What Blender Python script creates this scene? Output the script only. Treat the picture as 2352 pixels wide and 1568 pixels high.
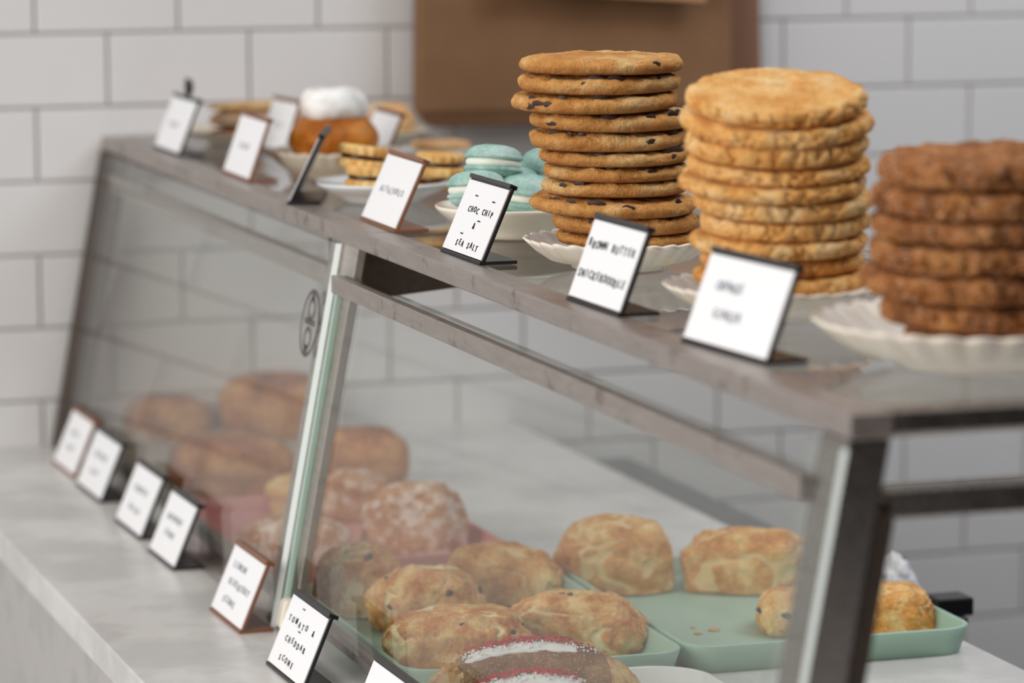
import bpy, bmesh, math, random
from mathutils import Vector, Matrix, noise
for o in list(bpy.data.objects): bpy.data.objects.remove(o)
S = bpy.context.scene
COL = S.collection
PI = math.pi
random.seed(7)

# ---------------------------------------------------------------- camera
CAM = Vector((-.6758, -3.7514, .6291))
YAW, PITCH, ROLL, FPX = .3118, .1363, -.0038, 8114.0
_f = Vector((math.sin(YAW)*math.cos(PITCH), math.cos(YAW)*math.cos(PITCH), -math.sin(PITCH)))
_r = Vector((math.cos(YAW), -math.sin(YAW), 0)); _u = _r.cross(_f)
R_ = math.cos(ROLL)*_r + math.sin(ROLL)*_u; U_ = -math.sin(ROLL)*_r + math.cos(ROLL)*_u
cd = bpy.data.cameras.new('camera'); cam = bpy.data.objects.new('camera', cd); COL.objects.link(cam)
m = Matrix((( R_.x, U_.x, -_f.x, CAM.x), (R_.y, U_.y, -_f.y, CAM.y), (R_.z, U_.z, -_f.z, CAM.z), (0, 0, 0, 1)))
cam.matrix_world = m
cd.sensor_width = 36; cd.lens = FPX/2352*36; cd.clip_start = .05; cd.clip_end = 60
cd.dof.use_dof = True; cd.dof.focus_distance = 2.61; cd.dof.aperture_fstop = 5.2; cd.dof.aperture_blades = 0
S.camera = cam

# ---------------------------------------------------------------- world, lights, exposure
w = bpy.data.worlds.new('world'); S.world = w; w.use_nodes = True
wb = w.node_tree.nodes['Background']; wb.inputs[0].default_value = (.84, .89, 1.0, 1); wb.inputs[1].default_value = .62
def area(name, loc, target, sx, sy, power, color):
    l = bpy.data.lights.new(name, 'AREA'); l.shape = 'RECTANGLE'; l.size = sx; l.size_y = sy; l.energy = power; l.color = color
    o = bpy.data.objects.new(name, l); COL.objects.link(o); o.location = loc
    o.rotation_euler = (Vector(target)-Vector(loc)).to_track_quat('-Z', 'Y').to_euler(); return o
area('window_light', (-3.1, -2.5, 1.3), (.2, -1.2, .25), 3.4, 2.4, 102, (1, .97, .93))
area('overhead_fill_light', (.6, -1.6, 2.55), (.3, -1.2, 0), 2.4, 2.4, 34, (1, .95, .90))  # warm fill lamp added overhead to lift the ambient level
area('cool_fill_light', (2.0, -1.5, 2.3), (1.0, 0, .1), 1.2, 1.2, 30, (.80, .88, 1))  # cool fill added high at right to brighten the wall and case
S.view_settings.view_transform = 'Standard'; S.view_settings.look = 'None'
S.view_settings.exposure = -.04; S.view_settings.gamma = 1; S.view_settings.use_curve_mapping = False

def ray(px, py):
    return _f*1.0 + R_*((px-1176)/FPX) - U_*((py-784)/FPX)
def on_y(px, py, y):      # where the sight line meets the vertical plane at depth y
    d = ray(px, py); return CAM + d*((y-CAM.y)/d.y)
def on_z(px, py, z):      # where it meets the level plane at height z
    d = ray(px, py); return CAM + d*((z-CAM.z)/d.z)
def mm(p):                # metres per photograph pixel at a point
    return (p-CAM).dot(_f)/FPX

# ---------------------------------------------------------------- materials
def srgb(r, g, b):
    f = lambda c: (c/255/12.92 if c/255 <= .04045 else ((c/255+.055)/1.055)**2.4)
    return (f(r), f(g), f(b), 1)
def mat(name, color, rough=.5, metal=0, spec=.5, coat=0, sss=0):
    m = bpy.data.materials.new(name); m.use_nodes = True; b = m.node_tree.nodes['Principled BSDF']
    b.inputs['Base Color'].default_value = color; b.inputs['Roughness'].default_value = rough
    b.inputs['Metallic'].default_value = metal; b.inputs['Specular IOR Level'].default_value = spec
    b.inputs['Coat Weight'].default_value = coat
    if sss: b.inputs['Subsurface Weight'].default_value = sss; b.inputs['Subsurface Radius'].default_value = (.01, .005, .003); b.inputs['Subsurface Scale'].default_value = .5
    return m
def N(m, t, **k):
    n = m.node_tree.nodes.new(t)
    for a, v in k.items():
        if a in n.inputs: n.inputs[a].default_value = v
        else: setattr(n, a, v)
    return n
def L(m, a, b): m.node_tree.links.new(a, b)
def BS(m): return m.node_tree.nodes['Principled BSDF']
def coords(m, space='Object'):
    t = N(m, 'ShaderNodeTexCoord'); return t.outputs[space]
def ramp(m, src, stops):
    r = N(m, 'ShaderNodeValToRGB'); e = r.color_ramp.elements
    while len(e) < len(stops): e.new(.5)
    for i, (p, c) in enumerate(stops): e[i].position = p; e[i].color = c
    L(m, src, r.inputs[0]); return r
def noi(m, co, scale, detail=4, rough=.6):
    n = N(m, 'ShaderNodeTexNoise'); n.inputs['Scale'].default_value = scale; n.inputs['Detail'].default_value = detail; n.inputs['Roughness'].default_value = rough
    L(m, co, n.inputs['Vector']); return n.outputs[0]
def mixc(m, fac, a, b, mode='MIX'):
    x = N(m, 'ShaderNodeMix', data_type='RGBA', blend_type=mode)
    for s, v in ((0, fac), (6, a), (7, b)):
        if isinstance(v, (tuple, float, int)): x.inputs[s].default_value = v
        else: L(m, v, x.inputs[s])
    return x.outputs[2]
def bump(m, src, strength, dist, prev=None):
    b = N(m, 'ShaderNodeBump'); b.inputs['Strength'].default_value = strength; b.inputs['Distance'].default_value = dist
    L(m, src, b.inputs['Height'])
    if prev: L(m, prev, b.inputs['Normal'])
    return b.outputs[0]

def baked(name, c0, c1, c2, fine=700, crackc=None, under=None, uk=.62, pits=None, dust=None, dust_scale=900, spots=None, patch=28, rough=.85, bmp=.5, per_object=True):
    """mottled baked dough: three tones, fine grain, optional pits, sugar dust, fruit or spice spots"""
    m = mat(name, c1, rough, spec=.25); co = coords(m)
    if per_object:
        oi = N(m, 'ShaderNodeObjectInfo'); va = N(m, 'ShaderNodeVectorMath', operation='ADD')
        sc = N(m, 'ShaderNodeMath', operation='MULTIPLY'); sc.inputs[1].default_value = 3.7
        L(m, oi.outputs['Random'], sc.inputs[0]); L(m, co, va.inputs[0]); L(m, sc.outputs[0], va.inputs[1]); co = va.outputs[0]
    big = noi(m, co, patch, 4, .62)
    col = ramp(m, big, [(.36, c0), (.5, c1), (.64, c2)]).outputs[0]
    g = noi(m, co, fine, 3, .7)
    gr = ramp(m, g, [(.3, (.72, .68, .62, 1)), (.62, (1.1, 1.1, 1.1, 1))]).outputs[0]
    col = mixc(m, .8, col, gr, 'MULTIPLY')
    nb = bump(m, g, bmp, .0012); nb = bump(m, noi(m, co, fine*.28, 3, .6), bmp, .002, nb)
    if pits:
        v = N(m, 'ShaderNodeTexVoronoi'); v.inputs['Scale'].default_value = pits; L(m, co, v.inputs['Vector'])
        pr = ramp(m, v.outputs['Distance'], [(.12, (.42, .3, .2, 1)), (.26, (1, 1, 1, 1))]).outputs[0]
        mask = ramp(m, noi(m, co, pits*.35, 2), [(.5, (0, 0, 0, 1)), (.58, (1, 1, 1, 1))]).outputs[0]
        col = mixc(m, mask, col, mixc(m, 1.0, col, pr, 'MULTIPLY'))
    if spots:
        v = N(m, 'ShaderNodeTexVoronoi'); v.inputs['Scale'].default_value = spots[0]; L(m, co, v.inputs['Vector'])
        wv = noi(m, co, spots[0]*2.5, 2); ad = N(m, 'ShaderNodeMath', operation='ADD'); L(m, v.outputs['Distance'], ad.inputs[0])
        ml = N(m, 'ShaderNodeMath', operation='MULTIPLY'); ml.inputs[1].default_value = .25; L(m, wv, ml.inputs[0]); L(m, ml.outputs[0], ad.inputs[1])
        sr = ramp(m, ad.outputs[0], [(spots[1], (1, 1, 1, 1)), (spots[1]+.06, (0, 0, 0, 1))]).outputs[0]
        col = mixc(m, sr, col, spots[2])
    if crackc:
        at = N(m, 'ShaderNodeAttribute', attribute_name='crack')
        ad = N(m, 'ShaderNodeMath', operation='MULTIPLY_ADD'); ad.inputs[1].default_value = .8; L(m, noi(m, co, 140, 4, .7), ad.inputs[0]); L(m, at.outputs['Fac'], ad.inputs[2])
        cr = ramp(m, ad.outputs[0], [(.60, (0, 0, 0, 1)), (1.0, (1, 1, 1, 1))]).outputs[0]
        col = mixc(m, cr, col, crackc)
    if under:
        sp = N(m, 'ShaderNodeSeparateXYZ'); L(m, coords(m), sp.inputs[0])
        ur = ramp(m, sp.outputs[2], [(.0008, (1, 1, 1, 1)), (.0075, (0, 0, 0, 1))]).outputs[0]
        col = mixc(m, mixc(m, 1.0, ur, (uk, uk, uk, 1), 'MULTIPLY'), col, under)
    if dust:
        d = ramp(m, noi(m, co, dust_scale, 2, .8), [(dust[1], (0, 0, 0, 1)), (dust[1]+.1, (1, 1, 1, 1))]).outputs[0]
        col = mixc(m, mixc(m, 1.0, d, (dust[2],)*3+(1,), 'MULTIPLY'), col, dust[0])
    L(m, col, BS(m).inputs['Base Color']); L(m, nb, BS(m).inputs['Normal'])
    return m

M = {}
M['tile'] = mat('glazed_white_tile', srgb(228, 226, 224), .22)
co = coords(M['tile'], 'Generated')
M['grout'] = mat('grout', srgb(204, 200, 198), .9)
# counter stone: white with faint grey veins
c = M['stone'] = mat('white_stone', srgb(214, 212, 208), .28)
co = coords(c); v = ramp(c, noi(c, co, 9, 6, .65), [(.42, srgb(204, 202, 199)), (.55, srgb(224, 222, 219))]).outputs[0]
L(c, v, BS(c).inputs['Base Color'])
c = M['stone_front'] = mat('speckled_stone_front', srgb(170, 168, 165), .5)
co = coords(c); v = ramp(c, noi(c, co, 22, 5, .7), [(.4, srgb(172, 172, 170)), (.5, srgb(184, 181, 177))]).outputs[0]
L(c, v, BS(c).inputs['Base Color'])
def steel(name, base, rough, smudge=.5, stain=srgb(92, 74, 60)):
    c = mat(name, base, rough, metal=.85); co = coords(c)
    mp = N(c, 'ShaderNodeMapping'); mp.inputs['Scale'].default_value = (60, 8, 60); L(c, co, mp.inputs[0])
    n1 = noi(c, mp.outputs[0], 3, 4, .6)
    v = mixc(c, ramp(c, noi(c, co, 34, 5, .7), [(.56, (0, 0, 0, 1)), (.66, (smudge,)*3+(1,))]).outputs[0], base, stain)
    v = mixc(c, .35, v, ramp(c, n1, [(.3, (.6, .6, .6, 1)), (.7, (1.2, 1.2, 1.2, 1))]).outputs[0], 'MULTIPLY')
    L(c, v, BS(c).inputs['Base Color'])
    rr = N(c, 'ShaderNodeMapRange'); rr.inputs[3].default_value = rough-.06; rr.inputs[4].default_value = rough+.16
    L(c, noi(c, co, 60, 4), rr.inputs[0]); L(c, rr.outputs[0], BS(c).inputs['Roughness'])
    return c
M['steel'] = steel('brushed_steel', srgb(176, 166, 160), .38)
M['steel_clean'] = steel('clean_steel', srgb(190, 182, 174), .34, .15)
M['post_steel'] = steel('polished_post_steel', srgb(150, 144, 140), .22, .1)
for _n in M['post_steel'].node_tree.nodes:
    if _n.type == 'BSDF_PRINCIPLED': _n.inputs['Metallic'].default_value = 1
M['steel_dark'] = steel('dark_brown_steel', srgb(96, 84, 76), .5, .2)  # dark brown-grey metal of its own colour
M['black'] = mat('black_plastic', srgb(26, 25, 28), .35)
M['brown'] = mat('copper_brown_plastic', srgb(132, 84, 56), .4)
M['card'] = mat('white_card', srgb(247, 247, 248), .55)
M['ink'] = mat('ink', srgb(36, 38, 46), .8)
M['ink_soft'] = mat('pale_ink', srgb(140, 142, 150), .8)
M['porcelain'] = mat('cream_porcelain', srgb(247, 236, 219), .18, coat=.3)
M['plate_white'] = mat('white_glazed_plate', srgb(236, 238, 236), .15, coat=.3)
M['stoneware'] = mat('cream_stoneware', srgb(214, 204, 182), .3)
M['mint'] = mat('mint_tray', srgb(166, 196, 178), .42)
M['pink'] = mat('dusty_pink_tray', srgb(214, 140, 132), .4)
M['board'] = mat('pale_board', srgb(176, 164, 150), .6)
M['kraft'] = mat('kraft_paper', srgb(140, 100, 70), .85)
c = M['kraft']; co = coords(c); L(c, ramp(c, noi(c, co, 6, 3), [(.35, srgb(122, 88, 58)), (.65, srgb(140, 102, 70))]).outputs[0], BS(c).inputs['Base Color'])
M['kraft_red'] = mat('reddish_kraft_paper', srgb(146, 106, 82), .85)
M['kraft_tan'] = mat('tan_kraft_paper', srgb(190, 146, 104), .85)
M['paper'] = mat('white_paper', srgb(236, 236, 238), .8)
M['dark_metal'] = mat('dark_grey_metal', srgb(92, 96, 100), .35, metal=.3)
M['sticker'] = mat('grey_sticker_ink', srgb(92, 84, 84), .6)
M['ceil'] = mat('ceiling_paint', srgb(190, 186, 180), .9)
M['roomwall'] = mat('side_wall_paint', srgb(88, 92, 104), .9)
M['darkwall'] = mat('dark_shop_wall', srgb(66, 58, 52), .8)
M['floor'] = mat('grey_floor', srgb(120, 114, 108), .6)
M['jam'] = mat('dark_caramel_filling', srgb(52, 22, 16), .2, coat=.4)
M['icing'] = mat('white_icing', srgb(246, 244, 242), .25, sss=.1)
M['pearl'] = mat('sugar_pearl', srgb(250, 248, 246), .2)
M['sprinkle'] = mat('red_sprinkle', srgb(196, 44, 40), .4)
M['cream'] = mat('whipped_filling', srgb(240, 240, 226), .5, sss=.15)
M['berry'] = mat('dark_berry', srgb(44, 34, 52), .35)
M['chip'] = mat('chocolate', srgb(52, 28, 20), .55)
M['glass_edge'] = mat('green_glass_edge', srgb(172, 198, 184), .2, coat=.5)
M['bright_edge'] = mat('polished_glass_edge', srgb(244, 252, 247), .3, coat=.5)
M['glass_edge2'] = M['glass_edge']

def glass(name, tint, boost=1.0):
    m = bpy.data.materials.new(name); m.use_nodes = True; nt = m.node_tree; nt.nodes.clear()
    out = N(m, 'ShaderNodeOutputMaterial'); mx = N(m, 'ShaderNodeMixShader')
    tr = N(m, 'ShaderNodeBsdfTransparent'); tr.inputs[0].default_value = tint
    gl = N(m, 'ShaderNodeBsdfGlossy'); gl.inputs['Roughness'].default_value = .03
    ge = N(m, 'ShaderNodeNewGeometry'); dp = N(m, 'ShaderNodeVectorMath', operation='DOT_PRODUCT')
    L(m, ge.outputs['Normal'], dp.inputs[0]); L(m, ge.outputs['Incoming'], dp.inputs[1])
    ab = N(m, 'ShaderNodeMath', operation='ABSOLUTE'); L(m, dp.outputs['Value'], ab.inputs[0])
    om = N(m, 'ShaderNodeMath', operation='SUBTRACT'); om.inputs[0].default_value = 1; L(m, ab.outputs[0], om.inputs[1])
    pw = N(m, 'ShaderNodeMath', operation='POWER'); pw.inputs[1].default_value = 5; L(m, om.outputs[0], pw.inputs[0])
    ma = N(m, 'ShaderNodeMath', operation='MULTIPLY_ADD', use_clamp=True); ma.inputs[1].default_value = .80*boost; ma.inputs[2].default_value = .04; L(m, pw.outputs[0], ma.inputs[0])
    L(m, ma.outputs[0], mx.inputs[0]); L(m, tr.outputs[0], mx.inputs[1]); L(m, gl.outputs[0], mx.inputs[2]); L(m, mx.outputs[0], out.inputs[0])
    return m
M['glass'] = glass('clear_green_glass', (.965, .975, .96, 1))
M['top_glass'] = glass('shelf_glass', (.96, .96, .95, 1))

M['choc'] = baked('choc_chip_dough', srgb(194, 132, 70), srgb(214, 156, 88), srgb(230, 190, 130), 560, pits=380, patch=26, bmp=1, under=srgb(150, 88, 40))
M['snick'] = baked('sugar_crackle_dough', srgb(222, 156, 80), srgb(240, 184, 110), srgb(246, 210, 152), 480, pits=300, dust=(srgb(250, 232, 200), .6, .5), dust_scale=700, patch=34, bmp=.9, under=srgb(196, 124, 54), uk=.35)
M['ginger'] = baked('dark_sugared_dough', srgb(126, 74, 32), srgb(160, 98, 46), srgb(184, 124, 66), 420, dust=(srgb(240, 214, 186), .55, .55), dust_scale=480, patch=36, bmp=1)
M['scone'] = baked('scone_crust', crackc=srgb(246, 226, 176), *( srgb(196, 120, 58), srgb(226, 164, 96), srgb(242, 206, 144), 260), patch=52, bmp=1)
M['scone_plain'] = baked('currant_scone_crust', srgb(200, 130, 62), srgb(228, 168, 98), srgb(242, 208, 146), 260, crackc=srgb(238, 204, 148), patch=36, bmp=.7, spots=(60, .16, srgb(92, 58, 40)))
M['bread'] = baked('loaf_crust', srgb(132, 72, 32), srgb(172, 102, 50), srgb(212, 150, 88), 160, patch=20, bmp=.4)
M['powder'] = baked('powdered_scone_crust', srgb(176, 112, 66), srgb(204, 148, 104), srgb(226, 186, 146), 260, patch=30, dust=(srgb(240, 230, 226), .50, .6), dust_scale=60, bmp=.6)
M['cinn'] = baked('cinnamon_sugar_crust', srgb(146, 96, 62), srgb(172, 122, 82), srgb(206, 164, 116), 900, patch=30, dust=(srgb(236, 208, 174), .58, .8), dust_scale=520, bmp=1.4)
M['flake'] = baked('flaky_pastry', srgb(186, 134, 84), srgb(214, 170, 116), srgb(236, 204, 150), 300, patch=60, bmp=.6)
M['orange_bun'] = baked('glazed_golden_crust', srgb(148, 80, 18), srgb(182, 106, 28), srgb(206, 132, 46), 120, patch=22, rough=.45, bmp=.3)
M['meringue'] = baked('toasted_meringue', srgb(240, 226, 206), srgb(248, 246, 240), srgb(250, 250, 248), 60, patch=14, rough=.5, bmp=.1)
M['short'] = baked('shortbread', srgb(216, 160, 88), srgb(234, 188, 118), srgb(244, 210, 146), 300, patch=60, bmp=.3)
M['crust'] = baked('dark_pie_crust', srgb(140, 70, 28), srgb(168, 92, 42), srgb(196, 124, 66), 160, patch=30, bmp=.4)
M['tart_fill'] = baked('sugared_filling', srgb(208, 164, 124), srgb(222, 190, 158), srgb(236, 214, 190), 160, patch=26, bmp=.4)
M['tan'] = baked('tan_biscuit', srgb(206, 150, 96), srgb(220, 172, 120), srgb(232, 196, 148), 200, patch=30, bmp=.4)
M['mac'] = baked('blue_green_shell', srgb(138, 180, 171), srgb(162, 200, 191), srgb(190, 218, 210), 700, patch=40, dust=(srgb(226, 240, 236), .62, .6), dust_scale=900, rough=.6, bmp=.35)

# ---------------------------------------------------------------- builders
def obj(name, bm_or_me, mt, parent=None, smooth=False, kind=None):
    if isinstance(bm_or_me, bmesh.types.BMesh):
        me = bpy.data.meshes.new(name); bm_or_me.normal_update(); bm_or_me.to_mesh(me); bm_or_me.free()
    else: me = bm_or_me
    if mt is not None and not me.materials:
        for x in (mt if isinstance(mt, (list, tuple)) else [mt]): me.materials.append(x)
    if smooth:
        for p in me.polygons: p.use_smooth = True
    o = bpy.data.objects.new(name, me); COL.objects.link(o)
    if parent is not None: o.parent = parent
    if kind: o['kind'] = kind
    return o
def tag(o, label, cat, group=None):
    o['label'] = label; o['category'] = cat
    if group: o['group'] = group
    return o
def thing(name, label, cat, loc=(0, 0, 0), rot=(0, 0, 0), group=None):
    o = bpy.data.objects.new(name, None); COL.objects.link(o); o.empty_display_size = .02
    o.location = loc; o.rotation_euler = rot
    return tag(o, label, cat, group)
def box(bm, x0, x1, y0, y1, z0, z1, bev=0, mi=0):
    vs = [bm.verts.new(p) for p in ((x0,y0,z0),(x1,y0,z0),(x1,y1,z0),(x0,y1,z0),(x0,y0,z1),(x1,y0,z1),(x1,y1,z1),(x0,y1,z1))]
    fs = [bm.faces.new([vs[i] for i in q]) for q in ((3,2,1,0),(4,5,6,7),(0,1,5,4),(1,2,6,5),(2,3,7,6),(3,0,4,7))]
    for f in fs: f.material_index = mi
    if bev:
        es = list({e for f in fs for e in f.edges})
        bmesh.ops.bevel(bm, geom=es, offset=bev, segments=2, affect='EDGES', profile=.5)
    return vs
def B(*a, **k):
    bm = bmesh.new(); box(bm, *a, **k); return bm
def hexa(pts, bev=0):     # 8 corner points: 4 of one end, 4 of the other
    bm = bmesh.new(); v = [bm.verts.new(p) for p in pts]
    for q in ((3,2,1,0),(4,5,6,7),(0,1,5,4),(1,2,6,5),(2,3,7,6),(3,0,4,7)): bm.faces.new([v[i] for i in q])
    bmesh.ops.recalc_face_normals(bm, faces=bm.faces)
    if bev: bmesh.ops.bevel(bm, geom=list(bm.edges), offset=bev, segments=2, affect='EDGES', profile=.5)
    return bm
def lathe(prof, seg=64, fr=None):
    """prof: (radius, z) pairs; fr(theta, i, r, z) -> (r, z) reshapes it round the axis"""
    bm = bmesh.new(); rings = []
    for i, (r, z) in enumerate(prof):
        if r < 1e-6: rings.append([bm.verts.new((0, 0, fr(0, i, 0, z)[1] if fr else z))]); continue
        ring = []
        for s in range(seg):
            t = 2*PI*s/seg; rr, zz = (fr(t, i, r, z) if fr else (r, z)); ring.append(bm.verts.new((rr*math.cos(t), rr*math.sin(t), zz)))
        rings.append(ring)
    for a, b in zip(rings, rings[1:]):
        for s in range(seg):
            s2 = (s+1) % seg
            if len(a) == 1 and len(b) == 1: continue
            if len(a) == 1: bm.faces.new((a[0], b[s], b[s2]))
            elif len(b) == 1: bm.faces.new((a[s2], a[s], b[0]))
            else: bm.faces.new((a[s2], a[s], b[s], b[s2]))
    bmesh.ops.recalc_face_normals(bm, faces=bm.faces)
    return bm

# ================================================================ THE SETTING
TW, TH, G, Z0 = .1564, .0791, .0030, .0482
wall = obj('wall_back', B(-3.2, 3.0, .006, .16, -.92, 2.6), M['grout'], kind='structure')
tile_bm = B(-(TW-G)/2, (TW-G)/2, 0, .009, -(TH-G)/2, (TH-G)/2, bev=.0012)
tile_me = bpy.data.meshes.new('tile'); tile_bm.to_mesh(tile_me); tile_bm.free(); tile_me.materials.append(M['tile'])
field = bmesh.new()
kmin, kmax = int((-.92-Z0)/TH)+1, int((2.6-Z0)/TH)-1
for k in range(kmin, kmax+1):
    off = 0 if (k % 2) else .5          # running bond
    for i in range(-20, 20):
        cx = (i+.5+off)*TW; cz = Z0+(k+.5)*TH
        if -7 <= k <= 7 and -.32 < cx < 1.3:
            t = bpy.data.objects.new('tile', tile_me); COL.objects.link(t); t.parent = wall
            t.location = (cx, .0+random.uniform(-.0004, .0004), cz); t.rotation_euler = (random.uniform(-.003, .003), 0, random.uniform(-.002, .002))
        elif abs(cx) < 2.9:
            box(field, cx-(TW-G)/2, cx+(TW-G)/2, 0, .009, cz-(TH-G)/2, cz+(TH-G)/2)
obj('tile_field', field, M['tile'], wall, kind='stuff')
obj('ceiling', B(-3.2, 3.0, -5.2, .16, 2.6, 2.7), M['ceil'], kind='structure')
obj('wall_right', B(2.9, 3.0, -5.2, .006, -.92, 2.6), M['roomwall'], kind='structure')
obj('wall_front', B(-3.2, 3.0, -5.3, -5.2, -.92, 2.6), M['darkwall'], kind='structure')
obj('floor', B(-3.2, 3.0, -5.2, .16, -1.0, -.92), M['floor'], kind='structure')

cnt = thing('service_counter', 'white stone counter running out from the tiled wall under the glass display case', 'counter', (.2, -1.6, -.92))
def rel(bm, p):            # shift a mesh built in world space under its parent
    bmesh.ops.translate(bm, verts=bm.verts, vec=-Vector(p)); return bm
P = (.2, -1.6, -.92)
obj('countertop', rel(B(-.1312, .53, -3.2, -.001, -.027, 0, bev=.0015), P), M['stone'], cnt)
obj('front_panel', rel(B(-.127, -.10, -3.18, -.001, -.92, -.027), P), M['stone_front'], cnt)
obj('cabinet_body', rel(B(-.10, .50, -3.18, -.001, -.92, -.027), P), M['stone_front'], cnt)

led = thing('back_ledge', 'dark grey metal ledge running along behind the counter edge near the wall', 'ledge', (.565, -.62, -.015))
P = (.565, -.62, -.015)
obj('ledge_top', rel(B(.534, .60, -1.06, -.2, -.022, -.015, bev=.001), P), M['dark_metal'], led)
obj('ledge_body', rel(B(.538, .596, -1.058, -.204, -.92, -.022), P), M['black'], led)
# ================================================================ DISPLAY CASE
H = .3329; YM = -1.0; YN = -2.03; XB = .40
case = thing('display_case', 'glass pastry display case with stainless steel frame standing on the white counter', 'display case', (.2, -1.0, 0))
PC = (.2, -1.0, 0)
def cpart(name, bm, mt, label=None, parent=case, smooth=False):
    o = obj(name, rel(bm, PC) if parent is case else bm, mt, parent, smooth)
    if label: o['label'] = label
    return o
fw = .026
cpart('top_front_frame', B(.0689, .0689+fw, YN, -.004, H-.0143, H, bev=.0012), M['steel'])
cpart('top_back_frame', B(XB-fw, XB, YN, -.004, H-.0143, H, bev=.0012), M['steel'])
cpart('top_end_frame', B(.0689+fw, XB-fw, YN, YN+fw, H-.0143, H, bev=.0030), M['post_steel'])
cpart('top_end_frame', B(.0689+fw, XB-fw, -.004-fw, -.004, H-.0143, H, bev=.0012), M['steel'])
cpart('top_glass', B(.0689+fw, XB-fw, YN+fw, -.004-fw, H-.0075, H-.0008), M['top_glass'], 'clear glass shelf top')
# slanted front: outer line of the posts at a height z
def fx(z, foot, top): return foot+(top-foot)*z/.3186
def post(name, y0t, y1t, y0b, y1b, foot, top, w, mt, z0=0, z1=.3186, bev=.0012):
    a, b = fx(z0, foot, top), fx(z1, foot, top)
    return cpart(name, hexa([(a, y0b, z0), (a+w, y0b, z0), (a+w, y1b, z0), (a, y1b, z0), (b, y0t, z1), (b+w, y0t, z1), (b+w, y1t, z1), (b, y1t, z1)], bev), mt)
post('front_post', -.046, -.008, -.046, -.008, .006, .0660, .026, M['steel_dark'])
post('front_post', -1.026, -.945, -1.016, -.935, .0150, .0730, .008, M['steel_clean'])
post('front_post', -2.03, -1.992, -2.03, -1.992, .0098, .0676, .026, M['post_steel'], bev=.0022)
post('rear_post', -2.03, -2.005, -2.03, -2.005, .30, .374, .024, M['steel'], bev=.001)
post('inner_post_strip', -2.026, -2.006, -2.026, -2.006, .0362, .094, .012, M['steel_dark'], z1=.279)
# second rail, one length per bay
cpart('upper_rail', B(.0665, .0780, -.945, -.034, .2790, .2955, bev=.0008), M['steel_clean'])
cpart('upper_rail', B(.0560, .0640, -1.992, -1.004, .2800, .2945, bev=.0008), M['steel'])
cpart('end_rail', B(.0930, XB-.02, -2.03, -2.004, .2742, .2890, bev=.001), M['post_steel'])
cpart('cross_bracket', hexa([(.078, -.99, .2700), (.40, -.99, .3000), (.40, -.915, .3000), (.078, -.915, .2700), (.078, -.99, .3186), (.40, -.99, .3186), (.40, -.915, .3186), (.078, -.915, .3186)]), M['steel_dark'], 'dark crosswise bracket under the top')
cpart('bottom_rail', B(.0215, .0295, -1.992, -1.02, .0175, .0300, bev=.0008), M['steel'])
cpart('bottom_rail', B(.0200, .0285, -.935, -.048, .0175, .0300, bev=.0008), M['steel'])
cpart('glass_clamp', hexa([(.008, -1.010, .006), (.022, -1.010, .006), (.022, -.994, .006), (.008, -.994, .006), (.013, -1.010, .030), (.026, -1.010, .030), (.026, -.994, .030), (.013, -.994, .030)], .003), M['porcelain'], 'small white plastic glass clamp')
def pane(yt0, yt1, yb0, yb1, z0, z1, foot, top, t, label, edge, ck=.32):
    a, b = fx(z0, foot, top), fx(z1, foot, top)
    ch = t*ck
    bm = hexa([(a, yb0+ch, z0), (a+t, yb0, z0), (a+t, yb1, z0), (a, yb1, z0), (b, yt0+ch, z1), (b+t, yt0, z1), (b+t, yt1, z1), (b, yt1, z1)])
    bm.normal_update()
    fs = [f for f in bm.faces if abs(f.normal.x) < .6]
    p = obj('front_glass', rel(bm, PC), [M['glass'], edge], case); p['label'] = label
    for f in p.data.polygons:
        if f.normal.y < -.3: f.material_index = 1
    return p
lp = pane(-.984, -.048, -.976, -.048, .0005, .3175, .0090, .0665, .0045, 'far front glass pane with bright polished edge', M['bright_edge'], .5)
np_ = pane(-2.0345, -1.982, -2.0345, -1.982, .0005, .3150, .0055, .0635, .0035, 'narrow glass strip over the near post with bright polished edge', M['bright_edge'], .5)
rp = pane(-1.985, -1.002, -1.985, -.99, .026, .2935, .0150, .0730, .006, 'near front glass pane', M['steel_clean'])
cpart('edge_trim', hexa([(.0155, -.996, .026), (.0285, -.996, .026), (.0285, -.990, .026), (.0155, -.990, .026), (.0640, -1.002, .2935), (.0770, -1.002, .2935), (.0770, -.996, .2935), (.0640, -.996, .2935)], .001), M['glass_edge'], 'green glass edge trim beside the middle post')
# oval emblem on the far pane
em = bmesh.new()
def ring2(bm, cu, cv, ru, rv, w, seg=40):
    def pt(u, v):
        z = v; x = fx(z, -.0000+.0090, .0665)-.0006
        return (x, u, z)
    a = [bm.verts.new(pt(cu+ru*math.cos(2*PI*i/seg), cv+rv*math.sin(2*PI*i/seg))) for i in range(seg)]
    b = [bm.verts.new(pt(cu+(ru-w)*math.cos(2*PI*i/seg), cv+(rv-w)*math.sin(2*PI*i/seg))) for i in range(seg)]
    for i in range(seg): bm.faces.new((a[i], a[(i+1) % seg], b[(i+1) % seg], b[i]))
def quad2(bm, u0, u1, v0, v1):
    q = [bm.verts.new((fx(v, -.0000+.0090, .0665)-.0006, u, v)) for u, v in ((u0, v0), (u1, v0), (u1, v1), (u0, v1))]
    bm.faces.new(q)
ec, ez = -.944, .248
ring2(em, ec, ez, .027, .028, .0035); ring2(em, ec, ez+.0115, .011, .010, .004); ring2(em, ec, ez-.0125, .011, .010, .004)
quad2(em, ec-.016, ec+.016, ez-.0015, ez+.0035); quad2(em, ec-.005, ec+.005, ez+.019, ez+.025); quad2(em, ec-.005, ec+.005, ez-.025, ez-.018)
st = obj('oval_emblem', rel(em, PC), M['sticker'], lp); st.parent = lp; st['label'] = 'grey oval emblem with stacked rings printed on the glass'

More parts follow.
